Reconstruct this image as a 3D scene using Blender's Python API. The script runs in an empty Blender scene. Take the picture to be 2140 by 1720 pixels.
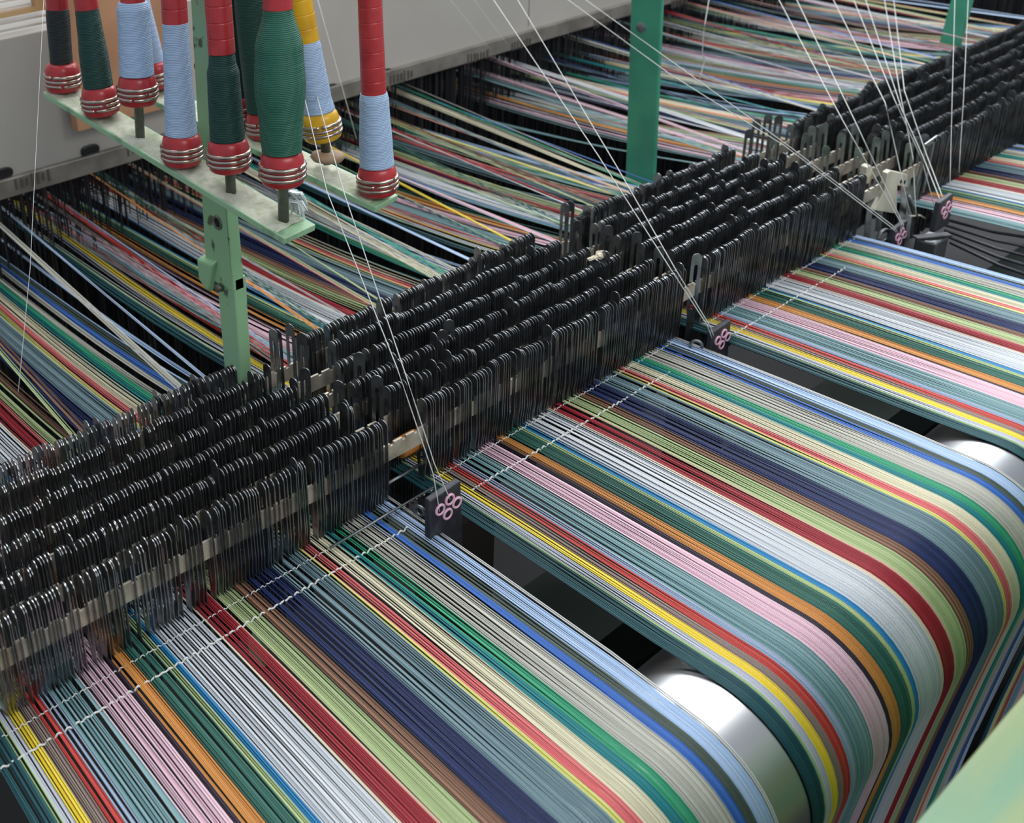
import bpy, math, random
from mathutils import Vector, Matrix
import numpy as np
random.seed(7); rng = random.Random(11)
SC = bpy.context.scene
COL = SC.collection

# ------------------------------------------------------------------ camera
# world: X runs along the rows of drop wires, Y from the back roller towards the harness, Z up; warp sheet lies at z = 0
W, H = 2140, 1720
VX, VY, VV = np.array([3977., -750]), np.array([-1090., -265]), np.array([900., 5600])
_M = np.array([VV - VY, VV - VX])
PP = np.linalg.solve(_M, [np.dot(VV - VY, VX), np.dot(VV - VX, VY)])
FL = math.sqrt(-np.dot(VX - PP, VY - PP))
def _d(v):
    a = np.array([v[0] - PP[0], v[1] - PP[1], FL]); return a / np.linalg.norm(a)
RM = np.column_stack([_d(VX), _d(VY), -_d(VV)])
CAM = np.array([0, 0, .62])
def ray(x, y): return RM.T @ np.array([(x - PP[0]) / FL, (y - PP[1]) / FL, 1.])
def at_z(x, y, z=0.):
    r = ray(x, y); return Vector(CAM + r * (z - CAM[2]) / r[2])
def at_y(x, y, Y):
    r = ray(x, y); return Vector(CAM + r * Y / r[1])
def at_x(x, y, X):
    r = ray(x, y); return Vector(CAM + r * X / r[0])
def at_d(x, y, dep): return Vector(CAM + ray(x, y) * dep)
cd = bpy.data.cameras.new('camera'); cam = bpy.data.objects.new('camera', cd); COL.objects.link(cam)
m = Matrix.Identity(4)
for i in range(3):
    m[i][0] = RM[0][i]; m[i][1] = -RM[1][i]; m[i][2] = -RM[2][i]; m[i][3] = CAM[i]
cam.matrix_world = m
cd.sensor_fit = 'HORIZONTAL'; cd.sensor_width = 36; cd.lens = FL / W * 36
cd.shift_x = (W / 2 - PP[0]) / W; cd.shift_y = -(H / 2 - PP[1]) / W
cd.clip_start = .01; cd.clip_end = 60
cd.dof.use_dof = True; cd.dof.focus_distance = .92; cd.dof.aperture_fstop = 9.5
SC.camera = cam
SC.view_settings.view_transform = 'Standard'; SC.view_settings.look = 'None'
SC.view_settings.exposure = 0.0; SC.view_settings.gamma = 1; SC.view_settings.use_curve_mapping = False

# ------------------------------------------------------------------ world and light
wd = bpy.data.worlds.new('world'); SC.world = wd; wd.use_nodes = True
wd.node_tree.nodes['Background'].inputs[0].default_value = (.80, .88, 1, 1)
wd.node_tree.nodes['Background'].inputs[1].default_value = .55
def area(name, loc, target, sx, sy, power, col=(1, 1, 1)):
    l = bpy.data.lights.new(name, 'AREA'); l.shape = 'RECTANGLE'; l.size = sx; l.size_y = sy; l.energy = power; l.color = col
    o = bpy.data.objects.new(name, l); COL.objects.link(o); o.location = loc
    o.rotation_euler = (Vector(target) - Vector(loc)).to_track_quat('-Z', 'Y').to_euler(); return o
area('high_area_light', (1.6, 1.2, 3.0), (.9, .4, 0), 3.6, .9, 80, (1, .98, .95))
area('high_area_light', (.6, -2.4, 2.4), (.9, .6, 0), 2.6, 1.0, 62, (1, .99, .97))  # fill light added on the camera side to brighten casing and pirns
area('window_light', (3.6, 3.1, 2.7), (.8, .6, 0), 4.2, 1.2, 125, (.96, .98, 1))
area('window_light', (5.2, 1.4, 2.3), (.9, .6, 0), 1.8, 1.2, 45, (.92, .96, 1))

# ------------------------------------------------------------------ materials
def lin(h):
    h = h.lstrip('#'); c = [int(h[i:i + 2], 16) / 255 for i in (0, 2, 4)]
    return tuple((v / 12.92 if v <= .04045 else ((v + .055) / 1.055) ** 2.4) for v in c) + (1,)
def mat(name, col, rough=.5, metal=0., spec=.5, noise=None, bump=None, coat=0):
    """noise = (scale, second colour, amount ramp low, high); bump = (scale, strength)"""
    M = bpy.data.materials.new(name); M.use_nodes = True; N = M.node_tree.nodes; L = M.node_tree.links
    b = N['Principled BSDF']; b.inputs['Base Color'].default_value = lin(col) if isinstance(col, str) else col
    b.inputs['Roughness'].default_value = rough; b.inputs['Metallic'].default_value = metal
    b.inputs['Specular IOR Level'].default_value = spec; b.inputs['Coat Weight'].default_value = coat
    tc = N.new('ShaderNodeTexCoord')
    if noise:
        n = N.new('ShaderNodeTexNoise'); n.inputs['Scale'].default_value = noise[0]; n.inputs['Detail'].default_value = 6
        L.new(tc.outputs['Object'], n.inputs['Vector'])
        r = N.new('ShaderNodeMapRange'); r.inputs[1].default_value = noise[2]; r.inputs[2].default_value = noise[3]
        L.new(n.outputs[0], r.inputs[0])
        mx = N.new('ShaderNodeMix'); mx.data_type = 'RGBA'
        mx.inputs[6].default_value = lin(col); mx.inputs[7].default_value = lin(noise[1])
        L.new(r.outputs[0], mx.inputs[0]); L.new(mx.outputs[2], b.inputs['Base Color'])
    if bump:
        n = N.new('ShaderNodeTexNoise'); n.inputs['Scale'].default_value = bump[0]; n.inputs['Detail'].default_value = 4
        L.new(tc.outputs['Object'], n.inputs['Vector'])
        bp = N.new('ShaderNodeBump'); bp.inputs['Strength'].default_value = bump[1]; bp.inputs['Distance'].default_value = .002
        L.new(n.outputs[0], bp.inputs['Height']); L.new(bp.outputs[0], b.inputs['Normal'])
    return M
def yarn_mat(name, cols, rough=.42, spec=.35, step=False):
    """every thread (mesh island) takes its own tone out of the list"""
    M = bpy.data.materials.new(name); M.use_nodes = True; N = M.node_tree.nodes; L = M.node_tree.links
    b = N['Principled BSDF']; b.inputs['Roughness'].default_value = rough; b.inputs['Specular IOR Level'].default_value = spec
    g = N.new('ShaderNodeNewGeometry'); r = N.new('ShaderNodeValToRGB'); r.color_ramp.interpolation = 'CONSTANT' if step else 'LINEAR'
    e = r.color_ramp.elements; n = len(cols)
    while len(e) < n: e.new(.5)
    for i, c in enumerate(cols):
        e[i].position = i / n if step else (i / max(1, n - 1)); e[i].color = lin(c)
    L.new(g.outputs['Random Per Island'], r.inputs[0]); L.new(r.outputs[0], b.inputs['Base Color'])
    return M
M = {}
M['steel_wire'] = mat('drop_wire_steel', '#94979a', .28, .92, noise=(60, '#66696b', .35, .7))
M['bar'] = mat('contact_bar_metal', '#b9b3a4', .38, .35, noise=(40, '#8b8476', .4, .7))
M['roller'] = mat('roller_steel', '#b4b6b8', .33, 1.)
M['pale_green'] = mat('pale_green_paint', '#93b893', .38, 0, .5, noise=(45, '#5d7a5f', .56, .74), bump=(60, .25))
M['chip_green'] = mat('chipped_green_paint', '#8fbb8f', .4, 0, .5, noise=(34, '#4f5a45', .60, .64), bump=(50, .35))
M['teal_green'] = mat('teal_green_paint', '#3f9678', .4, 0, .5, noise=(14, '#34816a', .4, .7))
M['dust'] = mat('lint_dust', '#c9cabb', .95, 0, .1, noise=(70, '#9fa98f', .35, .7), bump=(150, .8))
M['casing'] = mat('grey_casing_paint', '#b2aea7', .45, 0, .4, noise=(3, '#a39f98', .3, .7))
M['rail'] = mat('rail_metal', '#96928a', .4, .55, noise=(22, '#7b776f', .4, .65))
M['rail_mark'] = mat('rail_mark', '#5f5b55', .5, .4)
M['rubber'] = mat('black_rubber', '#17181b', .35)
M['wood'] = mat('brown_board', '#b98a68', .6, noise=(8, '#a87a5a', .4, .6))
M['pine'] = mat('blind_frame_wood', '#c3a377', .5)
M['slat'] = mat('white_slat', '#d8d5cd', .4)
M['cord'] = yarn_mat('harness_cord', ['#14161c', '#1d1f26', '#26272c', '#3a3835', '#191b22'], .45, .4)
M['dark'] = mat('dark_machine_iron', '#07080a', .6, noise=(9, '#0c0e11', .4, .6))
M['dark_green'] = mat('dark_green_iron', '#22332c', .5, noise=(9, '#1a2622', .4, .6))
M['bracket'] = mat('brown_grey_iron', '#3a3632', .6)
M['floor'] = mat('workshop_floor', '#1c1c1c', .8, noise=(4, '#252423', .4, .6))
M['beam'] = mat('pale_green_beam', '#5f8a6c', .28, 0, .5, noise=(1.0, '#7f8f5c', .40, .60), coat=.3)
M['plate'] = mat('guide_plate_iron', '#33333a', .5, .4, noise=(80, '#4b4b52', .5, .8), bump=(120, .3))
M['pink'] = mat('pink_ceramic', '#d9a9c0', .2)
M['hole'] = mat('dark_hole', '#0c0a0c', .9)
M['strand'] = mat('white_strand', '#c9cbc8', .5)
M['white_plastic'] = mat('off_white_plastic', '#c9c7b6', .45, noise=(30, '#aaa795', .4, .7))
M['lint'] = mat('lint', '#d6cfba', .95, bump=(200, .6))
M['film'] = mat('clear_film', '#dfe6e6', .12)
_n = M['pale_green_beam'] if 'pale_green_beam' in M else M['beam']
_t = _n.node_tree; _mp = _t.nodes.new('ShaderNodeMapping'); _mp.inputs['Scale'].default_value = (2.5, 28, 28)  # lengthwise streaks paint the beam's glossy reflections into its colour
_tc = [n for n in _t.nodes if n.type == 'TEX_COORD'][0]; _nz = [n for n in _t.nodes if n.type == 'TEX_NOISE'][0]
_t.links.new(_tc.outputs['Object'], _mp.inputs['Vector']); _t.links.new(_mp.outputs[0], _nz.inputs['Vector'])
_b = M['film'].node_tree.nodes['Principled BSDF']; _b.inputs['Transmission Weight'].default_value = .45; _b.inputs['IOR'].default_value = 1.2
M['red'] = mat('red_lacquer', '#b03036', .32, 0, .5, noise=(50, '#9c2228', .4, .7))
M['yellow'] = mat('yellow_lacquer', '#d9a81a', .35, 0, .5, noise=(50, '#c2921a', .4, .7))
M['ring'] = mat('pirn_ring_metal', '#b3a49a', .25, 1.)
M['spindle'] = mat('spindle_steel', '#767a70', .4, .6, noise=(70, '#565b50', .4, .7))
M['tan'] = mat('tan_leather', '#a58a70', .7)
M['grey_metal'] = mat('grey_metal', '#787d80', .35, .8)
M['orange_end'] = mat('orange_brown_plastic', '#a5672c', .4)
def wound(name, c1, c2):
    Mx = mat(name, c1, .5, 0, .35); N = Mx.node_tree.nodes; L = Mx.node_tree.links; b = N['Principled BSDF']
    tc = N.new('ShaderNodeTexCoord'); w = N.new('ShaderNodeTexWave'); w.bands_direction = 'Z'; w.inputs['Scale'].default_value = 190
    w.inputs['Distortion'].default_value = 3.5; w.inputs['Detail'].default_value = 2; w.inputs['Detail Scale'].default_value = .6
    L.new(tc.outputs['Object'], w.inputs['Vector'])
    mx = N.new('ShaderNodeMix'); mx.data_type = 'RGBA'; mx.inputs[6].default_value = lin(c2); mx.inputs[7].default_value = lin(c1)
    L.new(w.outputs[0], mx.inputs[0]); L.new(mx.outputs[2], b.inputs['Base Color'])
    bp = N.new('ShaderNodeBump'); bp.inputs['Strength'].default_value = .5; bp.inputs['Distance'].default_value = .001
    L.new(w.outputs[0], bp.inputs['Height']); L.new(bp.outputs[0], b.inputs['Normal']); return Mx
M['y_black'] = wound('wound_black', '#2b3436', '#1c2224')
M['y_green'] = wound('wound_dark_green', '#1d4a43', '#123430')
M['y_mid'] = wound('wound_green', '#2f6b58', '#235445')
M['y_blue'] = wound('wound_light_blue', '#b3cbe8', '#93aed0')

# ------------------------------------------------------------------ mesh builder
class MB:
    def __init__(s): s.v = []; s.f = []; s.sm = []
    def add(s, vs, fs, smooth=False):
        o = len(s.v); s.v += [tuple(v) for v in vs]; s.f += [tuple(i + o for i in f) for f in fs]; s.sm += [smooth] * len(fs); return s
    def box(s, lo, hi):
        x0, y0, z0 = lo; x1, y1, z1 = hi
        v = [(x0, y0, z0), (x1, y0, z0), (x1, y1, z0), (x0, y1, z0), (x0, y0, z1), (x1, y0, z1), (x1, y1, z1), (x0, y1, z1)]
        return s.add(v, [(0, 3, 2, 1), (4, 5, 6, 7), (0, 1, 5, 4), (1, 2, 6, 5), (2, 3, 7, 6), (3, 0, 4, 7)])
    def hexa(s, v): return s.add(v, [(0, 3, 2, 1), (4, 5, 6, 7), (0, 1, 5, 4), (1, 2, 6, 5), (2, 3, 7, 6), (3, 0, 4, 7)])
    def bar(s, a, b, w, h, up=(0, 0, 1)):
        a, b = Vector(a), Vector(b); d = (b - a).normalized(); u = Vector(up); sd = d.cross(u).normalized(); u = sd.cross(d).normalized()
        v = [];
        for p in (a, b):
            v += [p - sd * w / 2 - u * h / 2, p + sd * w / 2 - u * h / 2, p + sd * w / 2 + u * h / 2, p - sd * w / 2 + u * h / 2]
        return s.add(v, [(0, 3, 2, 1), (4, 5, 6, 7), (0, 1, 5, 4), (1, 2, 6, 5), (2, 3, 7, 6), (3, 0, 4, 7)])
    def tube(s, pts, r, n=6, side=None, cap=True):
        pts = [Vector(p) for p in pts]; k = len(pts); vs = []
        for i, p in enumerate(pts):
            t = (pts[min(i + 1, k - 1)] - pts[max(i - 1, 0)]).normalized()
            if side is None:
                ref = Vector((0, 0, 1)) if abs(t.z) < .9 else Vector((1, 0, 0)); a = t.cross(ref).normalized()
            else: a = Vector(side)
            b = t.cross(a).normalized(); rr = r[i] if isinstance(r, (list, tuple)) else r
            for j in range(n):
                q = 2 * math.pi * j / n; vs.append(p + (a * math.cos(q) + b * math.sin(q)) * rr)
        fs = [(i * n + j, i * n + (j + 1) % n, (i + 1) * n + (j + 1) % n, (i + 1) * n + j) for i in range(k - 1) for j in range(n)]
        if cap: fs += [tuple(range(n - 1, -1, -1)), tuple((k - 1) * n + j for j in range(n))]
        return s.add(vs, fs, n > 3)
    def lathe(s, prof, n=32, org=(0, 0, 0), axis=(0, 0, 1), caps=True):
        ax = Vector(axis).normalized(); a = ax.orthogonal().normalized(); b = ax.cross(a); o = Vector(org); vs = []
        for r, h in prof:
            for j in range(n):
                q = 2 * math.pi * j / n; vs.append(o + ax * h + (a * math.cos(q) + b * math.sin(q)) * r)
        k = len(prof); fs = [(i * n + j, i * n + (j + 1) % n, (i + 1) * n + (j + 1) % n, (i + 1) * n + j) for i in range(k - 1) for j in range(n)]
        if caps: fs += [tuple(range(n - 1, -1, -1)), tuple((k - 1) * n + j for j in range(n))]
        return s.add(vs, fs, True)
    def torus(s, c, axis, R, r, n=28, m=8, gap=0.):
        ax = Vector(axis).normalized(); a = ax.orthogonal().normalized(); b = ax.cross(a); c = Vector(c)
        q0 = rng.random() * 6.28; cnt = n if gap == 0 else n + 1; vs = []
        for i in range(cnt):
            q = q0 + (2 * math.pi - gap) * i / n; d = a * math.cos(q) + b * math.sin(q)
            for j in range(m):
                t = 2 * math.pi * j / m; vs.append(c + d * (R + r * math.cos(t)) + ax * r * math.sin(t))
        fs = [(i * m + j, ((i + 1) % cnt) * m + j, ((i + 1) % cnt) * m + (j + 1) % m, i * m + (j + 1) % m) for i in range(n) for j in range(m)]
        if gap: fs += [tuple(range(m)), tuple(n * m + j for j in range(m - 1, -1, -1))]
        return s.add(vs, fs, True)
    def prism(s, poly, ext):
        """closed polygon (list of 3D points) extruded by the vector ext"""
        n = len(poly); e = Vector(ext); v = [Vector(p) for p in poly] + [Vector(p) + e for p in poly]
        return s.add(v, [tuple(range(n - 1, -1, -1)), tuple(range(n, 2 * n))] + [(i, (i + 1) % n, n + (i + 1) % n, n + i) for i in range(n)])
    def build(s, name, material, parent=None, origin=None, bevel=0):
        me = bpy.data.meshes.new(name)
        o3 = Vector(origin) if origin is not None else Vector((0, 0, 0))
        vs = s.v if origin is None else [tuple(Vector(v) - o3) for v in s.v]
        me.from_pydata(vs, [], s.f); me.update()
        me.polygons.foreach_set('use_smooth', s.sm); me.materials.append(material)
        o = bpy.data.objects.new(name, me); COL.objects.link(o)
        if parent is not None:
            o.parent = parent; o.location = o3 - (parent.location if origin is not None else Vector((0, 0, 0)))
            if origin is None: o.location = -parent.location
        else: o.location = o3
        if bevel:
            b = o.modifiers.new('bevel', 'BEVEL'); b.width = bevel; b.segments = 2; b.limit_method = 'ANGLE'
        return o
def tag(o, label=None, cat=None, group=None, kind=None):
    if label: o['label'] = label
    if cat: o['category'] = cat
    if group: o['group'] = group
    if kind: o['kind'] = kind
    return o
def empty(name, loc, label, cat, group=None):
    o = bpy.data.objects.new(name, None); COL.objects.link(o); o.location = loc; o.empty_display_size = .02
    return tag(o, label, cat, group)
def struct(o): o['kind'] = 'structure'; return o

# ------------------------------------------------------------------ setting
mb = MB().box((-2.5, -2.0, -.86), (5.6, 3.2, -.80)); struct(mb.build('floor', M['floor']))

# back roller the warp turns down over
RY, RZ, RR = .2745, -.0785, .0743
rt = empty('back_roller', (.0, RY, RZ), 'long polished steel roller that every warp sheet bends down over', 'roller')
prof = [(.0, -.9), (RR - .004, -.9), (RR - .0006, -.895), (RR - .0006, 3.0), (RR - .004, 3.005), (0, 3.005)]
MB().lathe(prof, 96, (0, RY, RZ), (1, 0, 0), False).build('roller_body', M['roller'], rt, (0, RY, RZ))
MB().tube([(-.96, RY, RZ), (3.06, RY, RZ)], .014, 20).build('axle', M['grey_metal'], rt, (0, RY, RZ))

# dark machine frame under the warp
fr = empty('loom_frame', (1.0, .45, -.8), 'dark iron cross frame of the loom seen down through the gaps', 'machine frame')
MB().box((-.6, .475, -.30), (3.4, .575, -.22)).build('cross_member', M['dark_green'], fr)
MB().box((-.6, .60, -.50), (3.4, 1.9, -.44)).build('dark_slab', M['dark'], fr)  # black slab added to keep stray light from under the warp
MB().box((-.6, .40, -.52), (3.4, .55, -.46)).build('cross_member', M['dark'], fr)
for X in (.62, 1.07):
    MB().box((X, .59, -.8), (X + .09, .62, -.10)).build('bracket_plate', M['bracket'], fr)
wb = empty('warp_beam', (1.2, .315, -.56), 'dark warp beam the striped sheets wind down to, low behind the green beam', 'beam')
MB().lathe([(0, -.8), (.076, -.8), (.076, 3.0), (0, 3.0)], 48, (0, .315, -.53), (1, 0, 0), False).build('beam_barrel', M['dark'], wb)

# pale green beam in the near corner
bz = .12; by = (CAM[2] - bz) / math.tan(math.radians(76.9))
b = MB().box((-.6, by - .22, bz - .22), (3.2, by, bz)); o = b.build('casing_beam', M['beam'], None, (.6, by - .15, bz - .08), bevel=.0045)
tag(o, 'glossy pale green painted beam across the near right corner', 'beam')

# ------------------------------------------------------------------ warp
PITCH = .452
STR = [  # x0, x1, name, colours
 (.1260, .1425, 'dark teal', ['#1f4c55', '#295c63', '#173c46', '#3a6a70']),
 (.1425, .1450, 'pale green', ['#a9c58a', '#89a974']),
 (.1450, .1525, 'white', ['#cfd3dc', '#b8bdcb', '#dcdfe4']),
 (.1525, .1610, 'yellow', ['#e8cb20', '#f0dc55', '#dfc12a']),
 (.1610, .1690, 'taupe', ['#8b7b76', '#9d8c84', '#756762']),
 (.1690, .1790, 'bright red', ['#b83a34', '#c9524a', '#a83431']),
 (.1790, .1860, 'pale lavender blue', ['#8aa3bd', '#a7b5cb', '#7f9cb4']),
 (.1860, .2120, 'grey teal', ['#7ba0a6', '#5f8a90', '#93b2b5', '#4d767c', '#8aaab0']),
 (.2120, .2360, 'pink', ['#e6c6d2', '#dab4c4', '#edd6de', '#d8aebf']),
 (.2360, .2400, 'dark purple', ['#3b3040', '#2c2634']),
 (.2400, .2530, 'orange', ['#c98a45', '#d99c58', '#b5763a']),
 (.2530, .2710, 'bottle green', ['#2f6358', '#3f7568', '#26544c', '#4c8272']),
 (.2710, .2762, 'pale yellow green', ['#bccb94', '#a6b981', '#cad7a6']),
 (.2762, .2822, 'clear blue', ['#3390c4', '#2a7fb4', '#5aa9d2']),
 (.2822, .3205, 'silver white', ['#c9cfd6', '#b4bcc5', '#d9dde0', '#c1c9cf', '#dfe2e4']),
 (.3205, .3235, 'cream', ['#dccdb4', '#e6d9c4']),
 (.3235, .3412, 'dark red', ['#96242f', '#a93440', '#84202b', '#a12c36']),
 (.3412, .3440, 'thin cream', ['#d8bca6', '#c9ab94']),
 (.3440, .3630, 'sage green', ['#b3c391', '#9fb37e', '#c4d1a3', '#94a876']),
 (.3630, .3765, 'brown', ['#6b4c3c', '#b1866a', '#4d3a33', '#94705a', '#8b6a55']),
 (.3765, .4020, 'navy blue', ['#1c2a52', '#26356a', '#15203f', '#2d3b66']),
 (.4020, .4320, 'slate blue', ['#6b8690', '#7d979f', '#5a757f', '#86a0a6']),
 (.4320, .4380, 'lemon', ['#cfd06c', '#dcdc8c', '#b9c06a']),
 (.4380, .4480, 'coral pink', ['#e0787a', '#d2686c', '#e89a94']),
 (.4480, .4650, 'ivory', ['#dcd8bc', '#cfcaad', '#e8e5cf', '#c7c2a4']),
 (.4650, .4730, 'blue teal', ['#1f7c84', '#2a8a90', '#196c78']),
 (.4730, .4830, 'emerald green', ['#2e9870', '#43a982', '#22835f']),
 (.4830, .5090, 'stone grey', ['#bcbcb0', '#a5a69d', '#cecdc2', '#989a93', '#c9c8bd']),
 (.5090, .5180, 'royal blue', ['#3466b4', '#4b7cc8', '#2b589f']),
 (.5180, .5270, 'olive grey', ['#596860', '#4c5a53', '#6c7a70']),
 (.5270, .5430, 'light blue', ['#a9c4e4', '#bcd0ec', '#9ab8dc', '#c6d9ec'])]
YM = {s[2]: yarn_mat('yarn_' + s[2].replace(' ', '_'), s[3], .40, .35) for s in STR}
TP = .00128
BAND_LABEL = ['warp band of striped coloured threads nearest the camera, lower left', 'warp band of striped coloured threads in the middle, between the two nearest ring guides',
              'warp band of striped coloured threads beyond the second gap, at the right', 'warp band of striped threads at the far right edge past the loose white plates',
              'warp band of far threads crossing behind the right green posts', 'warp band of farthest threads in the top right corner']
OFF = [0, PITCH, 2 * PITCH, 1.378, 1.385 + PITCH, 1.385 + 2 * PITCH]
DROP_Y = [.579 + .0345 * i for i in range(6)]
def band(bi):
    off = OFF[bi]; root = empty('warp_band', (off + .33, .42, 0), BAND_LABEL[bi], 'warp threads', None)
    front = bi < 4
    gr = random.Random(100 + bi)
    # threads gather into little groups while they run to the drop wires
    xs = []; x = .1265
    while x < .5425: xs.append(x); x += TP * gr.uniform(.92, 1.08)
    if bi == 3: xs = [q for q in xs if q > .188]
    lead = {}; i = 0
    while i < len(xs):
        n = gr.choice((2, 3, 3, 4, 5, 6)); g = xs[i:i + n]; c = sum(g) / len(g); k = gr.uniform(.45, .9)
        for q in g: lead[q] = (c, k, gr.uniform(-.0012, .0012))
        i += n
    # behind the drop wires the threads lift into sheds of different height
    ph = [gr.uniform(0, 6.28) for _ in range(4)]
    def low(q): return -.012 + .020 * math.sin(q * 38 + ph[0]) + .012 * math.sin(q * 83 + ph[1])
    shed = {}; cents = []; c = .12 + gr.uniform(0, .03)
    while c < .57: cents.append(c); c += gr.uniform(.030, .065)
    i = 0
    while i < len(xs):
        n = gr.randint(4, 9); g = xs[i:i + n]; up = gr.random() < .30; hz = gr.choice((.035, .055, .075, .09)) + gr.uniform(-.01, .01); gc = sum(g) / len(g); gk = gr.uniform(.3, 1.1)
        for q in g:
            c = min(cents, key=lambda v: abs(v - q)); k = .62
            if up and gr.random() < .75: shed[q] = (gc + gr.uniform(-.004, .004), gk, hz + gr.uniform(-.004, .004), 0, 1.44 + gr.random() * .06)
            else: shed[q] = (c, k, low(c) + (q - c) * .25 + gr.uniform(-.003, .003), .012 + gr.uniform(0, .006), 1.50 + gr.random() * .12)
        i += n
    per = {}
    for q in xs:
        for s in STR:
            if s[0] <= q < s[1]: per.setdefault(s[2], []).append(q); break
    for s in STR:
        if s[2] not in per: continue
        mb = MB()
        for q in per[s[2]]:
            c, k, dz = lead[q]; u = (q - .335) / .21
            qw = .332 + (q - .332) * .84 if bi == 2 and q > .332 else q   # this band is drawn in narrower at its right side
            x0 = off + qw - (.003 * (u ** 9)); xq = off + qw
            pts = []
            if front:
                jx = gr.uniform(-.00012, .00012)
                for y, z in ((.238, -.52), (.2215, -.30), (.2085, -.165)): pts.append((x0, y, z))
                for a in range(-7, 91, 8):
                    t = math.radians(a); pts.append((x0 + jx, RY - (RR + .0007) * math.cos(t), RZ + (RR + .0007) * math.sin(t)))
                for y, w in ((.325, .15), (.36, .3), (.42, .55), (.48, .8), (.54, 1.), (.60, 1.), (.68, .8), (.76, .5)):
                    kk = 1 - (1 - k) * w; pts.append((xq * (1 - w) + w * xq + (c - q) * (1 - kk), y, .0007 - .0035 * (1 - w) + dz * w * 1.6 - (.004 * max(0, (y - .5) / .26))))
            else:
                pts.append((xq, .58, 0)); pts.append((xq, .76, 0))
            cc, kb, zz, sg, ye = shed[q]
            n = 8
            for j in range(1, n + 1):
                t = j / n; y = .76 + (ye - .76) * t
                xx = off + qw + (cc - q) * (1 - kb) * min(1, t * 1.15) ** 1.2
                pts.append((xx, y, -.003 * (1 - t) + zz * t - sg * math.sin(math.pi * t) * (1.3 - t)))
            nr = len(pts) - 8; mb.tube(pts, [.00060] * nr + [.00058 - .00002 * j for j in range(8)], 4, side=(1, 0, 0), cap=False)
        o = mb.build('yarn_stripe', YM[s[2]], root); o['label'] = s[2] + ' threads'
    return root
for bi in range(6): band(bi)

# ------------------------------------------------------------------ drop wires on their serrated contact bars
ROWN = ['front', 'second', 'third', 'fourth', 'fifth', 'back']
BZ = .056
for i, y in enumerate(DROP_Y):
    poly = [(.0, y, BZ - .014)]; x = 3.4; poly.append((x, y, BZ - .014))
    while x > .0:
        poly += [(x, y, BZ + .004), (x - .0095, y, BZ + .004), (x - .0105, y, BZ + .0012), (x - .0145, y, BZ + .0012)]; x -= .0155
    poly.append((0, y, BZ + .0012))
    mb = MB(); n = len(poly)
    # comb built as a row of quads so that the notched outline stays clean
    x = 3.4
    while x > .0:
        mb.box((x - .0105, y - .0012, BZ - .014), (x, y + .0012, BZ + .004)); mb.box((x - .0155, y - .0012, BZ - .014), (x - .0105, y + .0012, BZ + .0010)); x -= .0155
    o = mb.build('contact_bar', M['bar'], None, (1.7, y, BZ - .005))
    tag(o, 'notched metal contact bar through the %s row of drop wires' % ROWN[i], 'bar', 'contact bars under the drop wires')
def wire_mesh():
    w, top, bot = .0056, .088, -.062; t = .00045
    out = []; n = 8
    for j in range(n + 1):
        a = math.pi * j / n; out.append((w * math.cos(a), top - w + w * math.sin(a)))
    out += [(-w, .055), (-w, .02), (-w * .72, .008), (-w * .72, bot), (w * .72, bot), (w * .72, .008), (w, .02), (w, .055)]
    iw = w * .34; inn = []
    for j in range(n + 1):
        a = math.pi * j / n; inn.append((iw * math.cos(a), .074 - iw + iw * math.sin(a)))
    inn += [(-iw, .055), (-iw, .022), (-iw, .020), (-iw * .6, .016), (iw * .6, .016), (iw, .020), (iw, .022), (iw, .055)]
    N = len(out); v = []
    for sx in (-t, t):
        v += [(sx, p[0], p[1]) for p in out] + [(sx, p[0], p[1]) for p in inn]
    f = []
    for i in range(N):
        j = (i + 1) % N
        f += [(i, N + i, N + j, j), (2 * N + i, 2 * N + j, 3 * N + j, 3 * N + i), (i, j, 2 * N + j, 2 * N + i), (N + i, 3 * N + i, 3 * N + j, N + j)]
    return v, f
WV, WF = wire_mesh()
spots = []
BANKX = [[(.150, .541), (.150, .536), (.15, .530), (.15, .524), (.15, .514), (.15, .498)],
         [(.590, 1.000), (.577, .994), (.565, .986), (.577, .975), (.60, .965), (.583, .96)],
         [(1.042, 1.412), (1.035, 1.41), (1.03, 1.41), (1.03, 1.405), (1.035, 1.40), (1.04, 1.40)],
         [(1.590, 2.06), (1.585, 2.06), (1.58, 2.06), (1.575, 2.06), (1.565, 2.06), (1.56, 2.06)],
         [(2.08, 2.5)] * 6, [(2.52, 2.9)] * 6]
wr = random.Random(5)
def add_wires(bank, row, x0, x1, step):
    x = x0
    lift = 0; left = 0
    while x < x1:
        if left <= 0:
            left = wr.randint(2, 9); lift = wr.choice((0, 0, 0, .001, .002, -.001, .004)) + wr.uniform(-.0012, .0012); lean = wr.uniform(-.06, .06)
        left -= 1
        up = lift + wr.uniform(-.0004, .0004)
        if wr.random() < .035: up += wr.uniform(.004, .012)
        spots.append((x, DROP_Y[row] + wr.uniform(-.0008, .0008), up, wr.uniform(-.07, .07) + lean, wr.uniform(-.02, .02), bank, row))
        x += step * wr.uniform(.75, 1.25) * (2.2 if wr.random() < .05 else 1)
for bank in range(6):
    for row in range(6):
        x0, x1 = BANKX[bank][row]; add_wires(bank, row, x0, x1, .0038 if bank < 3 else .0045)
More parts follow.
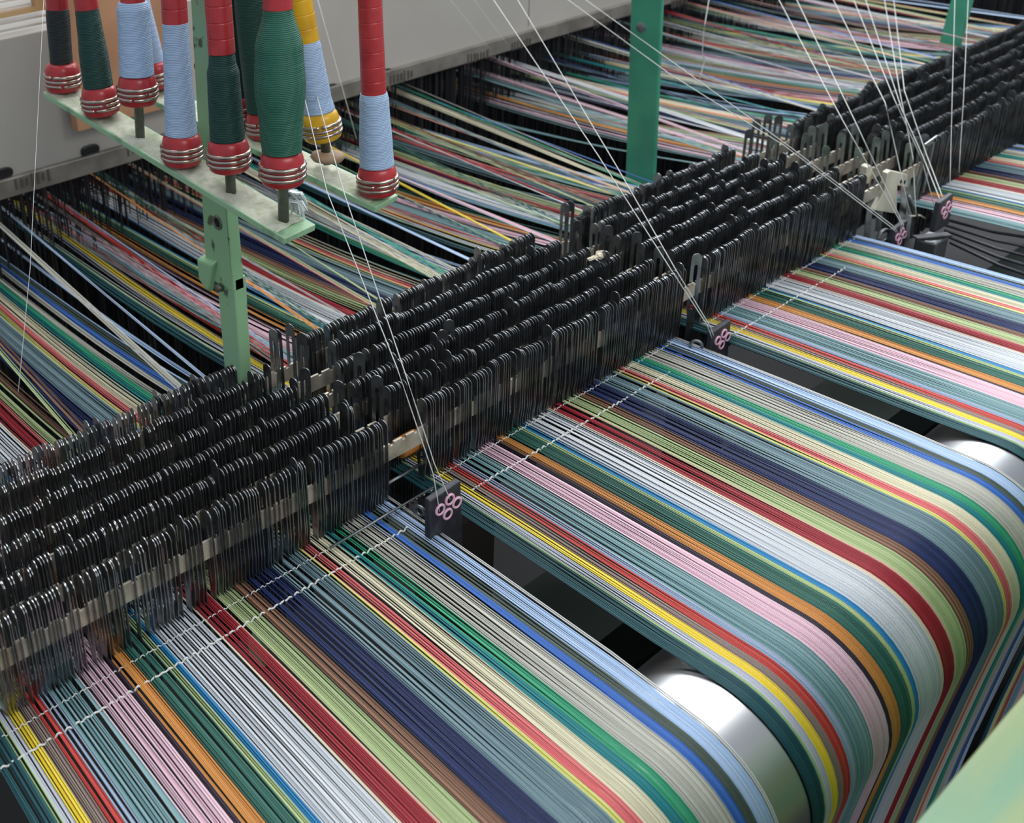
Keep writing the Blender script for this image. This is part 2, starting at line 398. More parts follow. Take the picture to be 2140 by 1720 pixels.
# stray taller wires where the banks end
for (x, y, up, rz, ry, bank, row) in [(.560, DROP_Y[4], .028, .5, 0, 1, 4), (.566, DROP_Y[1], .022, .6, 0, 1, 1), (.575, DROP_Y[2], .026, .8, .05, 1, 2), (.583, DROP_Y[1], .004, .6, 0, 1, 1),
        (.535, DROP_Y[3], .012, .5, 0, 0, 3), (.548, DROP_Y[2], .008, .5, 0, 0, 2), (.55, DROP_Y[5], .022, .3, 0, 1, 5), (.555, DROP_Y[5], .020, .3, 0, 1, 5), (.572, DROP_Y[5], .02, .3, 0, 1, 5),
        (.70, DROP_Y[2], .018, .9, 0, 1, 2), (.69, DROP_Y[2], .010, .9, 0, 1, 2),
        (1.02, DROP_Y[5], .026, .3, 0, 2, 5), (1.03, DROP_Y[5], .026, .5, 0, 2, 5), (1.0, DROP_Y[4], .018, .7, 0, 1, 4), (1.012, DROP_Y[3], .018, .7, 0, 1, 3), (1.018, DROP_Y[2], .018, .7, 0, 1, 2),
        (1.01, DROP_Y[1], .012, .8, 0, 1, 1), (1.03, DROP_Y[0], .008, .8, 0, 2, 0),
        (1.44, DROP_Y[5], .02, .7, 0, 2, 5), (1.46, DROP_Y[5], .03, .7, .06, 2, 5), (1.49, DROP_Y[5], .03, .6, .06, 3, 5), (1.52, DROP_Y[5], .022, .6, 0, 3, 5), (1.54, DROP_Y[4], .02, .7, 0, 3, 4),
        (1.45, DROP_Y[4], .016, .9, .1, 2, 4), (1.47, DROP_Y[3], .018, .8, .1, 2, 3), (1.49, DROP_Y[3], .024, .9, .15, 3, 3), (1.52, DROP_Y[3], .02, .8, .12, 3, 3), (1.46, DROP_Y[2], .01, .9, .1, 2, 2),
        (1.50, DROP_Y[2], .018, .8, .12, 3, 2), (1.54, DROP_Y[2], .02, .8, .14, 3, 2), (1.48, DROP_Y[1], .01, .9, .12, 2, 1), (1.53, DROP_Y[1], .012, .9, .12, 3, 1), (1.56, DROP_Y[1], .014, .9, .16, 3, 1),
        (1.55, DROP_Y[0], .006, .9, .12, 3, 0), (1.57, DROP_Y[0], .01, .8, .16, 3, 0), (1.585, DROP_Y[0], .01, .5, .16, 3, 0)]:
    spots.append((x, y, up, rz, ry, bank, row))
def proj(p):
    q = RM @ (np.array(p) - CAM); return PP[0] + FL * q[0] / q[2], PP[1] + FL * q[1] / q[2], q[2]
def vis_key(s):
    x, y, d = proj((s[0], s[1], .08)); inside = 0 <= x <= W and 0 <= y <= H
    return (0 if inside else 1, d)
spots.sort(key=vis_key)
BNAME = ['left bank', 'middle bank', 'right bank', 'far right bank', 'far bank', 'farthest bank']
wm = bpy.data.meshes.new('drop_wire'); wm.from_pydata(WV, [], WF); wm.materials.append(M['steel_wire'])
for k, s in enumerate(spots[:300]):
    o = bpy.data.objects.new('drop_wire', wm); COL.objects.link(o); o.location = (s[0], s[1], s[2]); o.rotation_euler = (0, s[4], s[3])
    hi = s[2] > .0075; lab = 'steel drop wire standing above its neighbours, %s row of the %s' if hi else 'thin dark steel drop wire in line in the %s row of the %s'
    tag(o, lab % (ROWN[s[6]], BNAME[s[5]]), 'drop wire', 'drop wires in the %s row of the %s' % (ROWN[s[6]], BNAME[s[5]]))
mb = MB()
for s in spots[300:]:
    R4 = Matrix.Translation((s[0], s[1], s[2])) @ Matrix.Rotation(s[3], 4, 'Z') @ Matrix.Rotation(s[4], 4, 'Y')
    mb.add([R4 @ Vector(v) for v in WV], WF)
o = mb.build('drop_wires', M['steel_wire'], None, (1.2, .66, 0)); tag(o, 'dense rows of dark steel drop wires filling the farther banks to the right', 'drop wires', None, 'stuff')

# ------------------------------------------------------------------ lease rods over the sheet
def lease(x0, x1, y, r, label, per):
    pts = []; n = int((x1 - x0) / .0016)
    for i in range(n + 1):
        x = x0 + (x1 - x0) * i / n; pts.append((x, y, .0006 + .0011 * math.sin(x * 2 * math.pi / per) + .0006 * math.sin(x * 731)))
    o = MB().tube(pts, r, 6).build('lease_cord', M['strand'], None, ((x0 + x1) / 2, y, 0)); tag(o, label, 'cord', 'white cords woven across the warp bands')
for (x0, x1, nm) in ((.10, .532, 'left'), (.612, .925, 'middle'), (1.05, 1.30, 'right')):
    lease(x0, x1, .5365, .00085, 'thick dashed white cord woven across the %s warp band' % nm, .0075)
for (x0, x1, y, nm) in ((.10, .585, .561, 'left'), (.60, .985, .571, 'middle'), (1.06, 1.40, .571, 'right')):
    lease(x0, x1, y, .0005, 'thin white cord across the %s warp band close to the drop wires' % nm, .005)
pts = [(x / 100, .592 + (x - 5) / 100 * .05, .0015) for x in range(5, 54, 2)]
o = MB().tube(pts, .0006, 6).build('lease_cord', M['grey_metal'], None, (.3, .6, 0)); tag(o, 'thin grey rod just below the front row of the left bank', 'rod')

# ------------------------------------------------------------------ harness, rail and casing at the back
HY = 1.36
mb = MB(); hr = random.Random(3)
for row in range(11):
    y = 1.378 + row * .030; x = .35 + row * .02
    while x < 4.6:
        if hr.random() < (.5 if x < .95 else .95):
            yy = y + hr.uniform(-.013, .013); dx = hr.uniform(-.003, .003); rr = hr.uniform(.0008, .0014)
            mb.tube([(x, yy, -.42), (x + dx, yy, .0), (x + dx * .5, yy, .16)], rr, 4, side=(1, 0, 0), cap=False)
        x += hr.uniform(.0030, .0062) * (1 if x < 2 else 1.3) * (.66 if row < 4 and x > .9 else 1)
o = mb.build('harness_cords', M['cord'], None, (1.8, 1.55, 0)); tag(o, 'curtain of fine black vertical harness cords below the grey rail', 'harness', None, 'stuff')
struct(MB().box((-.6, 1.88, -.8), (6.2, 1.92, .30)).box((2.2, 1.88, .30), (6.2, 1.92, 1.0)).build('dark_backdrop', M['dark']))  # dark backdrop added so gaps between the cords look like unlit interior
cs = empty('machine_casing', (1.2, HY + .02, .12), 'light grey sheet metal casing with a riveted metal rail along its foot', 'casing')
ptop = at_y(0, 82, HY).z
MB().box((.1, HY, .128), (2.2, HY + .03, ptop)).build('casing_panel', M['casing'], cs, bevel=.002)
MB().box((.1, HY - .012, .104), (3.9, HY, .133)).build('rail', M['rail'], cs, bevel=.0015)
MB().box((2.2, HY, .128), (3.9, HY + .03, .16)).build('casing_panel', M['dark'], cs)
for q in [(5, 362), (187, 313), (690, 185), (805, 153), (925, 122), (1040, 92), (1140, 64), (1240, 40)]:
    p = at_y(q[0], q[1], HY); pts = []
    for j in range(24):
        a = 2 * math.pi * j / 24; ca, sa = math.cos(a), math.sin(a)
        pts.append((p.x + .016 * math.copysign(abs(ca) ** .7, ca), HY - .005, p.z + .0085 * math.copysign(abs(sa) ** .8, sa)))
    g = MB().prism(pts, (0, .006, 0)).build('rubber_grommet', M['rubber'], cs, bevel=.0015); g['label'] = 'black oval rubber grommet'
mr = random.Random(9)
for q in [(70, 375), (300, 305), (840, 160), (1000, 118), (1090, 92), (1260, 45), (1420, 5)]:
    p = at_y(q[0], q[1], HY - .0125); g = MB()
    for k in range(7):
        xx = p.x - .03 + k * .009; hh = mr.uniform(.006, .011); g.box((xx, HY - .0135, p.z - hh), (xx + mr.uniform(.002, .005), HY - .0115, p.z + hh))
    g.build('stamped_mark', M['rail_mark'], cs)['label'] = 'dark worn stamped marks'
# faint seams on the casing
for q in (500, 800, 1100):
    p = at_y(q, 150, HY); MB().box((p.x, HY - .0008, .14), (p.x + .001, HY, ptop)).build('seam', M['rail_mark'], cs)
# brown board leaning on the casing
xl, xr = at_y(150, 200, HY - .03).x, at_y(392, 100, HY - .03).x; zb = at_y(247, 251, HY - .03).z
o = MB().box((xl, HY - .035, zb), (xr, HY - .015, zb + .5)).build('brown_board', M['wood'], None, ((xl + xr) / 2, HY - .025, zb), bevel=.001)
tag(o, 'upright brown board standing before the grey casing behind the pirns', 'board')
# window blind above the casing
bl = empty('window_blind', (.55, 1.62, .34), 'white slatted blind in a pale wood frame in the top left corner', 'blind')
for k in range(14):
    z = ptop - .012 + k * .0105; y = 1.41
    MB().hexa([(.1, y, z), (.66, y, z), (.66, y + .012, z + .006), (.1, y + .012, z + .006), (.1, y, z + .0035), (.66, y, z + .0035), (.66, y + .012, z + .0085), (.1, y + .012, z + .0085)]).build('slat', M['slat'], bl)
p = at_y(78, 12, 1.40)
MB().box((p.x - .004, 1.398, p.z), (p.x + .012, 1.412, p.z + .4)).build('frame_side', M['pine'], bl)
MB().box((.1, 1.398, p.z - .008), (p.x + .012, 1.412, p.z)).build('frame_bottom', M['pine'], bl)

# ------------------------------------------------------------------ green posts
def post(name, lab, rows, Y0, z0, z1, material, parent=None):
    """rows: two pixel rows (y, middle edge, left edge, right edge) the post's three seen edges pass"""
    sec = []
    for (py, m_, l_, r_) in rows:
        a = ray(m_, py); X0 = a[0] / a[1] * Y0; z = CAM[2] + a[2] * Y0 / a[1]
        a = ray(l_, py); Y1 = X0 / (a[0] / a[1]); a = ray(r_, py); X1 = a[0] / a[1] * Y0
        sec.append(np.array([X0, Y1, X1, z]))
    def cut(z):
        t = (z - sec[0][3]) / (sec[1][3] - sec[0][3]); c = sec[0] + (sec[1] - sec[0]) * t
        return [(c[0], Y0, z), (c[2], Y0, z), (c[2], c[1], z), (c[0], c[1], z)], c
    lo, hi = cut(z0), cut(z1)
    if parent is None: parent = empty(name, (lo[1][0], Y0, z0), lab, 'post')
    MB().hexa(lo[0] + hi[0]).build('post_body', material, parent, bevel=.002)
    mid = cut((sec[0][3] + sec[1][3]) / 2)[1]; return parent, mid[0], Y0, mid[2], mid[1]
zj = at_y(487, 592, .84).z
p1, a0, b0, a1, b1 = post('creel_stand', 'pale chipped green post with two flat arms carrying the pirns', [(435, 473, 423, 497), (554, 484, 430, 508)], .84, zj - .012, .9, M['chip_green'])
post('', '', [(600, 490, 454, 516), (752, 501, 467, 525)], .84, -.44, zj + .004, M['chip_green'], p1)
p1.location.z = p1.location.z
# hole, bosses on its left face
def disc(cx, mb, y, z, r, x, t): mb.lathe([(0, -t), (r * .85, -t), (r, -t * .6), (r, t), (0, t)], 20, (x, y, z), (-1, 0, 0), False)
q = at_x(455, 465, a0); mb = MB(); mb.torus(q, (1, 0, 0), .007, .002, 20, 6); mb.build('bolt_hole', M['spindle'], p1)
mb = MB(); mb.lathe([(0, 0), (.006, 0), (.006, .0008), (0, .0008)], 16, q, (-1, 0, 0), False); mb.build('bolt_hole', M['hole'], p1)
q = at_x(455, 580, a0); MB().hexa([(a0 - .006, b1 - .004, q.z - .022), (a0 + .004, b1 - .004, q.z - .026), (a0 + .004, b1 + .012, q.z - .012), (a0 - .006, b1 + .012, q.z - .012),
    (a0 - .006, b1 - .022, q.z + .018), (a0 + .004, b1 - .022, q.z + .022), (a0 + .004, b1 + .012, q.z + .018), (a0 - .006, b1 + .012, q.z + .014)]).build('boss', M['chip_green'], p1, bevel=.003)
q = at_x(462, 600, a0); MB().lathe([(0, 0), (.005, 0), (.0045, .007), (0, .007)], 14, q, (-1, 0, 0), False).build('bolt', M['spindle'], p1)
q = at_x(413, 140, a0); mb = MB(); mb.lathe([(0, 0), (.0055, 0), (.0055, .001), (0, .001)], 18, q, (-1, 0, 0), False); mb.build('bolt_hole', M['hole'], p1)
p2, c0, d0, c1, d1 = post('machine_post', 'teal green upright post standing behind the middle bank of drop wires', [(0, 1383, 1318, 1389), (370, 1366, 1306, 1372)], .88, -.44, .9, M['teal_green'])
q = at_x(1345, 55, c0); mb = MB().lathe([(0, 0), (.010, 0), (.010, .004), (.007, .008), (0, .008)], 18, q, (-1, 0, 0), False); mb.build('bolt', M['grey_metal'], p2)
MB().box((q.x - .003, q.y - .012, q.z - .014), (q.x, q.y + .016, q.z + .013)).build('washer_plate', M['spindle'], p2)
p3, *_ = post('machine_post', 'short green post end at the top right corner among far threads', [(0, 2030, 1987, 2036), (100, 2003, 1960, 2009)], .90, -.44, .9, M['teal_green'])

# ------------------------------------------------------------------ pirn arms and pirns
D6 = .9558920609
def foot(x, y, s): return at_d(x, y, D6 * 98 / s)
F1, F6 = foot(133, 190, 79), foot(593, 462, 98)
G1, G5 = foot(325, 190, 74), foot(790, 410, 87)
stand = p1
def arm(A, B, e0, e1, w, lab):
    d = (B - A).normalized(); a = A - d * e0; b = B + d * e1
    sd = d.cross(Vector((0, 0, 1))).normalized(); up = sd.cross(d).normalized()
    o = MB().bar(a - up * .004, b - up * .004, w, .007).build('arm', M['pale_green'], stand, bevel=.001); o['label'] = lab
    # felt of lint lying on the top face
    n = 60; vs = []; lr = random.Random(int(w * 1e4) + 1)
    for i in range(n + 1):
        for j in range(7):
            t = i / n * .97; u = (j / 6 - .5) * .92; h = 0 if j in (0, 6) else lr.uniform(.0004, .0034)
            vs.append(a + (b - a) * t + sd * w * u + up * (h - .0006))
    fs = [(i * 7 + j, (i + 1) * 7 + j, (i + 1) * 7 + j + 1, i * 7 + j + 1) for i in range(n) for j in range(6)]
    l_ = MB().add(vs, fs, True).build('lint_layer', M['dust'], o); l_.location = (0, 0, 0); l_['label'] = 'grey white felt of lint'
    return o
arm(F1, F6, .012, .022, .042, 'pale green flat arm in front, dusty, carrying six pirns')
arm(G1, G5, .0, .012, .042, 'pale green flat arm behind, partly hidden, carrying four pirns')
RB = .0215
def pirn(fx, fy, s, top, lift, lacq, wm_, prof_y, lab, y1, red0=None):
    """fx,fy foot on the arm; top = pixel the axis passes near the frame's upper edge; lift = bare spindle in units of RB"""
    f = foot(fx, fy, s); dep = D6 * 98 / s; t = at_d(top[0], top[1], dep)
    v = (t - f).normalized(); hv = Vector((0, 0, 1)); right = Vector(RM[0]); tilt = max(-.3, min(.3, v.dot(right) * 1.0 - hv.dot(right)))
    ax = (hv + right * tilt).normalized()
    root = empty('pirn', f, lab, 'pirn')
    L0 = lift * RB
    def P(mb, prof, **k): return mb.lathe([(r * RB, h * RB + L0) for r, h in prof], 40, (0, 0, 0), ax, k.get('caps', True))
    def mk(mb, name, material):
        o = mb.build(name, material, root, Vector((0, 0, 0))); o.location = (0, 0, 0); return o
    MB_ = MB(); MB_.lathe([(.0052, -.004), (.0052, L0 + RB * 9)], 16, f, ax); MB_.build('spindle', M['spindle'], stand)
    mk(P(MB(), [(.55, 0), (.80, .02), (.90, .10), (.96, .3), (.97, .6), (.95, .95), (.93, 1.15), (.88, 1.35), (.78, 1.48), (.66, 1.54)]), 'pirn_base', lacq)
    for h in (.42, .66, .90):
        mb = MB(); mb.torus(ax * (h * RB + L0), ax, .965 * RB, .095 * RB, 40, 8, .12); mk(mb, 'metal_ring', M['ring'])
    pr = prof_y; out = []; h = 1.5; hr_ = random.Random(fx)
    while h < y1:
        t_ = (h - 1.5) / (y1 - 1.5)
        for k in range(len(pr) - 1):
            if pr[k][0] <= t_ <= pr[k + 1][0]:
                u = (t_ - pr[k][0]) / (pr[k + 1][0] - pr[k][0]); u = u * u * (3 - 2 * u); r = pr[k][1] * (1 - u) + pr[k + 1][1] * u; break
        out.append((r + hr_.uniform(-.006, .006), h)); h += .045
    out.append((.55, y1)); out = [(.5, 1.5)] + out
    mk(P(MB(), out), 'wound_yarn', wm_)
    sp = []; h = y1 - .05; r0 = .60
    while h < 13:
        sp += [(r0, h), (r0, h + .03), (r0 * .995, h + .62), (r0 * .995, h + .65), (r0 - .018, h + .66), (r0 - .018, h + .69)]; h += .70; r0 *= .987
    mk(P(MB(), sp), 'pirn_shaft', lacq)
    return root
RED, YEL = M['red'], M['yellow']
pirn(133, 189, 79, (128, 0), 0, RED, M['y_black'], [(0, .62), (.3, .62), (.8, .64), (1, .62)], 'black wound pirn with red base at the far left end of the front arm', 4.45)
pirn(214, 238, 83, (188, 0), 0, RED, M['y_green'], [(0, .78), (.3, .76), (.8, .64), (1, .60)], 'dark green wound pirn with red base, second from the left on the front arm', 5.5)
pirn(293, 284, 86, (284, 0), 1.65, RED, M['y_blue'], [(0, .86), (.2, .84), (.6, .80), (.9, .80), (1, .7)], 'light blue wound pirn lifted on its bare spindle, third from the left', 5.05)
pirn(382, 342, 90, (366, 0), 0, RED, M['y_blue'], [(0, .78), (.1, .74), (.6, .66), (1, .60)], 'light blue wound pirn standing on the arm, fourth from the left', 6.8)
pirn(483, 398, 94, (452, 0), 1.0, RED, M['y_green'], [(0, .80), (.4, .76), (.75, .72), (.9, .60), (1, .56)], 'dark green wound pirn with red shaft standing beside the thick green pirn', 5.45)
pirn(593, 462, 98, (566, 0), 1.75, RED, M['y_mid'], [(0, .86), (.15, .92), (.48, 1.08), (.72, 1.0), (1, .60)], 'thick green wound pirn at the near end of the front arm', 7.6)
pirn(334, 182, 74, (296, 0), 0, RED, M['y_blue'], [(0, .6), (.6, .5), (1, .5)], 'slim light blue pirn half hidden behind the third pirn', 9)
pirn(508, 254, 78, (478, 0), 0, RED, M['y_green'], [(0, .75), (.6, .62), (1, .6)], 'dark green pirn half hidden behind the pirn with the red shaft', 7)
pirn(556, 285, 80, (517, 0), 0, RED, M['y_green'], [(0, .9), (.5, .9), (1, .8)], 'dark green pirn hidden behind the thick green pirn', 9)
pirn(684, 335, 85, (612, 0), 1.15, YEL, M['y_blue'], [(0, .80), (.2, .72), (.9, .64), (1, .60)], 'light blue wound pirn with yellow base and shaft', 5.1)
pirn(790, 404, 87, (746, 0), 0, RED, M['y_blue'], [(0, .84), (.25, .80), (.9, .70), (1, .64)], 'light blue wound pirn with long red shaft at the near end of the back arm', 5.15)
# rags and film on the spindles
f = foot(684, 335, 85)
mb = MB(); mb.lathe([(0, 0), (.016, 0), (.019, .004), (.017, .008), (.010, .010), (0, .010)], 18, f, (0.1, 0, 1), False)
tag(mb.build('leather_washer', M['tan'], None, f), 'crumpled tan leather washer under the pirn with the yellow base', 'washer')
f = foot(596, 455, 98)
mb = MB(); fr_ = random.Random(2)
for k in range(60):
    a = fr_.uniform(-1.2, 1.9); p0 = f + Vector((.006 * math.cos(a), .006 * math.sin(a), fr_.uniform(.016, .027)))
    e = f + Vector((.006 + .022 * math.cos(a) * fr_.uniform(.3, 1), .016 * math.sin(a) * fr_.uniform(.3, 1), fr_.uniform(-.002, .01)))
    mid = (p0 + e) / 2 + Vector((.004, 0, .004)); w = Vector((fr_.uniform(-1, 1), fr_.uniform(-1, 1), 0)).normalized() * fr_.uniform(.001, .003)
    mb.add([p0 - w, p0 + w, mid - w, mid + w, e - w * .5, e + w * .5, p0 + Vector((0, 0, .0004)), e + Vector((0, 0, .0004))], [(0, 1, 3, 2), (2, 3, 5, 4)], True)
tag(mb.build('plastic_film', M['film'], None, f), 'crumpled clear plastic film wrapped round the spindle under the thick green pirn', 'plastic film')

# ------------------------------------------------------------------ ring guides in the gaps
def guide(c, s, lab, hh=.095):
    """iron plate with four ceramic eyes; c centre of the plate's upper edge"""
    root = empty('yarn_guide', c, lab, 'yarn guide', 'ring guides in the gaps')
    w = .0205 * s; x, y, z = c
    MB().hexa([(x - w, y, z - hh * s), (x + w * 1.15, y, z - hh * s), (x + w * 1.15, y + .007 * s, z - hh * s), (x - w, y + .007 * s, z - hh * s),
               (x - w, y, z), (x + w * .9, y, z + .003), (x + w * .9, y + .007 * s, z + .003), (x - w, y + .007 * s, z)]).build('guide_plate', M['plate'], root, bevel=.0015)
    for dx, dz in ((-.0085, -.0145), (.0035, -.0095), (.0125, -.0175), (.0010, -.0240)):
        p = (x + dx * s, y - .0006, z + dz * s)
        mb = MB(); mb.torus(p, (0, 1, 0), .0048 * s, .0014 * s, 24, 8); e = mb.build('ceramic_eye', M['pink'], root); e['label'] = 'pink ceramic ring'
        mb = MB(); mb.lathe([(0, -.0004), (.0042 * s, -.0004), (.0042 * s, .0004), (0, .0004)], 16, p, (0, -1, 0), False); mb.build('eye_hole', M['hole'], root)
    return root
g1 = at_y(933, 1028, .513); guide(tuple(g1), 1., 'black plate with four pink rings in the nearest gap between warp bands')
g2 = at_y(1510, 684, .535); guide(tuple(g2), .95, 'black plate with four pink rings in the second gap between warp bands')
g3 = at_y(1884, 472, .535); guide(tuple(g3), .95, 'black plate with four pink rings in front of the white plates', .045)
g4 = at_y(1980, 416, .50); guide(tuple(g4), .95, 'black plate with four pink rings farthest right, beside the white hook', .045)
# clamp rods reaching the guides
def rod(name, pts, r, lab, cat='rod', material='grey_metal', group=None):
    pts = [Vector(p) for p in pts]; o = MB().tube(pts, r, 8).build(name, M[material], None, pts[0]); return tag(o, lab, cat, group)
rod('guide_rod', [at_z(802, 1016, .012), at_z(876, 972, .012)], .0016, 'short bright rod bridging the gap above the nearest guide')
rod('guide_rod', [at_z(690, 1145, .006), at_z(906, 1018, .006)], .0012, 'long thin bright rod running from the left band to the nearest guide')
# edge threads in the gaps
er = random.Random(4)
def gapthreads(x, n, step, lab):
    mb = MB()
    for k in range(n):
        xx = x + step * k; pts = [(xx, .60, .0), (xx, .45, -.001), (xx, .34, -.003)]
        for a in range(90, -8, -8):
            t = math.radians(a); pts.append((xx - .0040, RY - (RR + .0007) * math.cos(t), RZ + (RR + .0007) * math.sin(t)))
        pts.append((xx - .0040, .2215, -.30)); mb.tube(pts, .0006, 5, side=(1, 0, 0))
    tag(mb.build('edge_threads', M['strand'], None, (x, .45, 0)), lab, 'threads', None)
gapthreads(.5452, 2, .0018, 'pair of pale selvedge threads along the right edge of the left band')
gapthreads(.9975, 2, .0018, 'pair of pale selvedge threads along the right edge of the middle band')
q = at_z(877, 1068, .004)
mb = MB(); mb.torus(q, (1, .2, 0), .005, .0018, 18, 8); tag(mb.build('hook_clip', M['grey_metal'], None, q), 'small bright wire hook beside the nearest guide', 'hook')
q = at_z(1455, 722, .004); mb = MB(); mb.torus(q, (1, .6, 0), .006, .0018, 18, 8); tag(mb.build('ring_clip', M['grey_metal'], None, q), 'small bright ring beside the guide in the second gap', 'ring')
q = at_z(1847, 493, .004); mb = MB(); mb.torus(q, (.3, 1, 0), .009, .0024, 18, 8); tag(mb.build('hex_nut', M['grey_metal'], None, q), 'round steel nut left of the guide before the white plates', 'nut')
# white plates, bent plate, block
o = empty('plastic_plate', at_y(1880, 450, .575), 'tall off white plastic plate with two small holes near its top corner', 'plate')
c = at_y(1855, 372, .575); ux = Vector((.86, .0, .0)); 
def onp(x, y): return at_y(x, y, .575)
poly = [onp(1828, 440), onp(1874, 447), onp(1876, 388), onp(1896, 392), onp(1897, 365), onp(1862, 357), onp(1854, 362), onp(1848, 400)]
MB().prism(poly, (.004, .008, 0)).build('plate_body', M['white_plastic'], o, bevel=.001)
for q in ((1883, 379), (1890, 381)):
    p = onp(*q); MB().lathe([(0, 0), (.0032, 0), (.0032, .001), (0, .001)], 12, p + Vector((0, .0006, 0)), (0, -1, 0), False).build('plate_hole', M['hole'], o)
poly = [at_y(1810, 388, .60), at_y(1824, 346, .60), at_y(1821, 346, .60), at_y(1812, 352, .60), at_y(1806, 380, .60)]
poly = [at_y(*q, .60) for q in ((1807, 384), (1818, 384), (1825, 350), (1819, 345), (1812, 350))]
tag(MB().prism(poly, (.004, .010, 0)).build('plastic_tab', M['white_plastic'], None, poly[0], bevel=.001), 'small white rounded tab left of the tall white plate', 'tab')
c = at_z(1952, 512, -.012)
o = empty('metal_block', c, 'square grey metal block hanging below the right guides', 'block')
MB().box((c.x - .022, c.y - .01, c.z - .03), (c.x + .016, c.y + .016, c.z + .012)).build('block_body', M['grey_metal'], o, bevel=.003)
MB().bar(c + Vector((.015, -.01, .014)), c + Vector((-.025, .015, .014)), .012, .003).build('block_strap', M['plate'], o, bevel=.001)
fl = empty('leaning_clip', at_y(1925, 402, .572), 'light grey slotted steel clip leaning right behind the white plate', 'clip')
for (p, q, w) in (((1936, 305), (1912, 398), .006), ((1953, 290), (1928, 402), .006), ((1932, 306), (1957, 288), .007)):
    MB().bar(at_y(*p, .572), at_y(*q, .572), w, .002, (0, 1, 0)).build('clip_side', M['grey_metal'], fl)
rod('white_hook', [at_y(1950, 445, .56), at_y(1958, 432, .56), at_y(1966, 438, .56), at_y(1958, 446, .56)], .0025, 'white plastic hook left of the farthest guide', 'hook', 'white_plastic')
rod('white_wire', [at_y(1900, 452, .56), at_y(1922, 450, .56), at_y(1932, 456, .56)], .0015, 'short white bent wire above the metal block', 'wire', 'white_plastic')
rod('grey_pin', [at_y(1898, 408, .565), at_y(1915, 455, .56)], .003, 'blunt grey pin standing between the white plate and the hook', 'pin')
# grey cords running right from the clutter
for k in range(5):
    a = at_z(1962 + k * 6, 455 + k * 13, -.01); b_ = at_z(2200, 505 + k * 22, -.02)
    rod('stretched_cord', [a, (a + b_) / 2 + Vector((0, 0, -.004)), b_], .0022, ['topmost', 'second', 'third', 'fourth', 'lowest'][k] + ' of the grey cords stretched right from the metal block', 'cord', 'plate', 'grey cords by the metal block')
# orange plastic roller end between the left and middle bank
q = at_y(853, 927, .592)
MBx = MB().lathe([(0, -.014), (.009, -.014), (.010, -.012), (.010, .012), (.009, .014), (0, .014)], 24, q, (1, 0, 0), False)
tag(MBx.build('plastic_bush', M['orange_end'], None, q, bevel=0), 'orange and brown plastic bush below the front contact bar in the first gap', 'bush')
# lint on the drop wires
c = at_z(1255, 533, .092); mb = MB(); lr = random.Random(8)
for (dx, dy, dz, s) in ((0, 0, 0, .008), (.006, -.002, -.002, .006), (-.007, .003, -.003, .005), (-.013, .004, -.002, .004)):
    n = 7; vs = []; R0 = s
    for i in range(n + 1):
        for j in range(10):
            t = math.pi * i / n; a = 2 * math.pi * j / 10; r = R0 * lr.uniform(.75, 1.15)
            vs.append(c + Vector((dx, dy, dz)) + Vector((r * math.sin(t) * math.cos(a), r * .7 * math.sin(t) * math.sin(a), r * .7 * math.cos(t))))
    mb.add(vs, [(i * 10 + j, i * 10 + (j + 1) % 10, (i + 1) * 10 + (j + 1) % 10, (i + 1) * 10 + j) for i in range(n) for j in range(10)], False)
tag(mb.build('lint_clump', M['lint'], None, c), 'cream clump of lint caught on top of the middle drop wires', 'lint')

# ------------------------------------------------------------------ loose strands
def strand(pts, r, lab):
    pts = [Vector(p) for p in pts]; out = []
    for i in range(len(pts) - 1):
        for k in range(4): out.append(pts[i].lerp(pts[i + 1], k / 4))
    out.append(pts[-1]); o = MB().tube(out, r * .72, 5).build('yarn_strand', M['strand'], None, pts[-1]); tag(o, lab, 'yarn strand', 'white strands running up to the creel')
e1 = Vector(g1) + Vector((-.0095, -.001, -.016)); e1b = Vector(g1) + Vector((.0035, -.001, -.0095))
strand([at_y(583, -20, 1.0), at_y(683, 400, .66), at_y(830, 770, .54), at_y(905, 990, .512), e1], .0007, 'left of the two strands falling to the nearest guide')
strand([at_y(600, -20, 1.0), at_y(718, 400, .66), at_y(850, 790, .54), at_y(908, 970, .512), e1b], .0007, 'right of the two strands falling to the nearest guide')
e2 = Vector(g2) + Vector((-.02, 0, -.006))
strand([at_y(1018, -20, 1.05), at_y(1250, 325, .68), at_y(1400, 560, .555), at_y(1478, 680, .53), e2], .0008, 'left of the two strands crossing the middle bank to the second guide')
strand([at_y(1070, -20, 1.05), at_y(1290, 350, .68), at_y(1410, 560, .555), at_y(1485, 684, .53), e2 + Vector((.004, 0, 0))], .0008, 'right of the two strands crossing the middle bank to the second guide')
e3 = Vector(g3) + Vector((-.012, 0, -.006))
strand([at_y(1160, -20, 1.1), at_y(1400, 155, .8), at_y(1640, 305, .62), at_y(1862, 475, .53), e3], .0008, 'lower of the two shallow strands passing before the teal post')
strand([at_y(1196, -20, 1.1), at_y(1420, 140, .8), at_y(1655, 310, .62), at_y(1866, 472, .53), e3 + Vector((.003, 0, 0))], .0008, 'upper of the two shallow strands passing before the teal post')
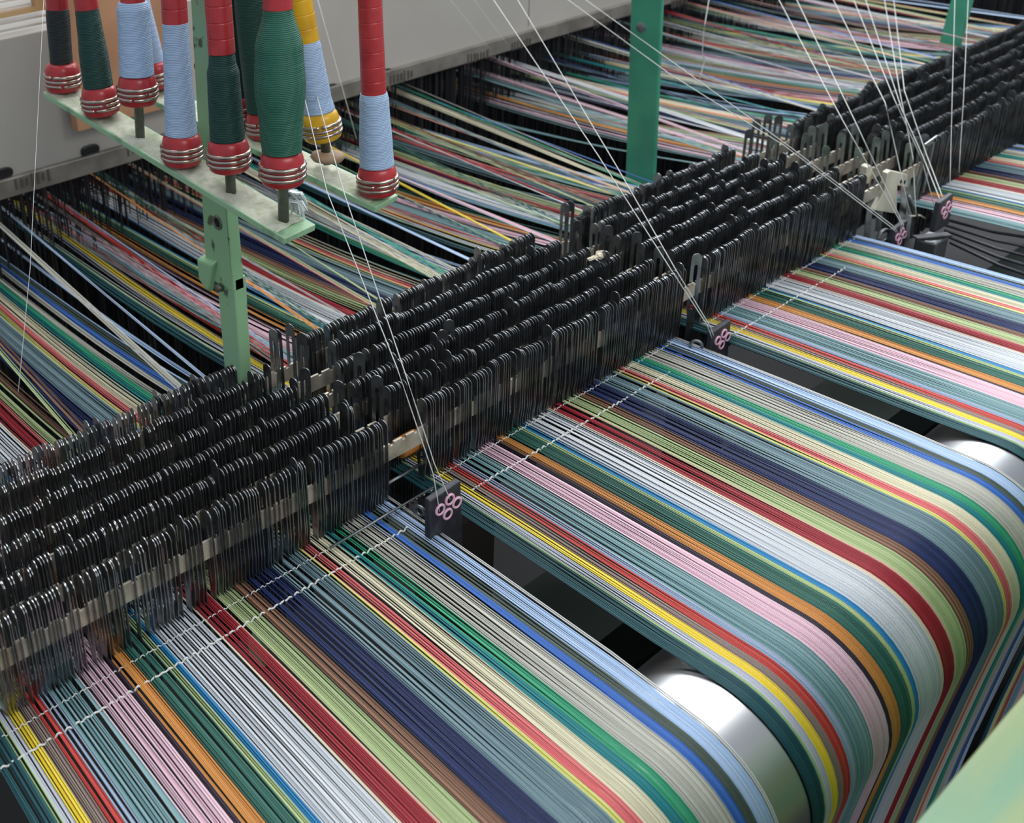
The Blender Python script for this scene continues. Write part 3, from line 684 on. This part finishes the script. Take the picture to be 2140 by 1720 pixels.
strand([at_y(1620, -15, .9), at_y(1760, 250, .60), at_y(1884, 468, .53), e3 + Vector((.01, 0, -.002))], .0009, 'left strand of the steep pair ending at the guide before the white plates')
strand([at_y(1658, -15, .9), at_y(1790, 260, .60), at_y(1888, 470, .53), e3 + Vector((.014, 0, -.002))], .0009, 'right strand of the steep pair ending at the guide before the white plates')
e4 = Vector(g4) + Vector((-.008, 0, -.01))
strand([at_y(1734, -15, .9), at_y(1850, 215, .61), at_y(1902, 450, .55)], .0009, 'strand falling to the white bent wire, left of the bundle')
strand([at_y(1778, -15, .9), at_y(1870, 210, .61), at_y(1925, 330, .575), at_y(1952, 428, .55)], .0009, 'strand falling to the white hook')
strand([at_y(1804, -15, .9), at_y(1885, 230, .61), at_y(1930, 330, .56), e4], .0009, 'middle strand of the bundle falling to the farthest guide')
strand([at_y(1846, -15, .9), at_y(1880, 190, .62), at_y(1908, 330, .575), at_y(1914, 450, .55)], .0009, 'strand crossing the bundle and ending by the grey pin')
strand([at_y(1866, -15, .9), at_y(1890, 190, .62), at_y(1935, 320, .56), e4 + Vector((.006, 0, .002))], .0009, 'right strand of the bundle falling to the farthest guide')
strand([at_y(1996, -15, .7), at_y(1990, 200, .57), at_y(1985, 395, .52)], .0006, 'thin strand hanging straight before the far right bank, left of two')
strand([at_y(2024, -15, .7), at_y(2014, 200, .57), at_y(2004, 360, .54)], .0006, 'thin strand hanging straight before the far right bank, right of two')
strand([at_y(1484, -15, 1.0), at_y(1470, 70, .98), at_y(1468, 110, .98), at_y(1473, 125, .98), at_y(1462, 165, .98)], .0012, 'short fuzzy white strand dangling before the far threads')
strand([at_y(660, -15, 1.25), at_y(745, 290, 1.1)], .0005, 'thin dark strand before the grey casing right of the yellow pirn')
strand([at_y(930, -15, 1.25), at_y(1020, 98, 1.2)], .0005, 'thin strand before the grey casing, left of two')
strand([at_y(980, -15, 1.25), at_y(1060, 92, 1.2)], .0005, 'thin strand before the grey casing, right of two')
strand([at_y(92, -15, .9), at_y(63, 560, .72), at_y(38, 820, .68)], .00035, 'faint strand hanging at the left edge of the picture')
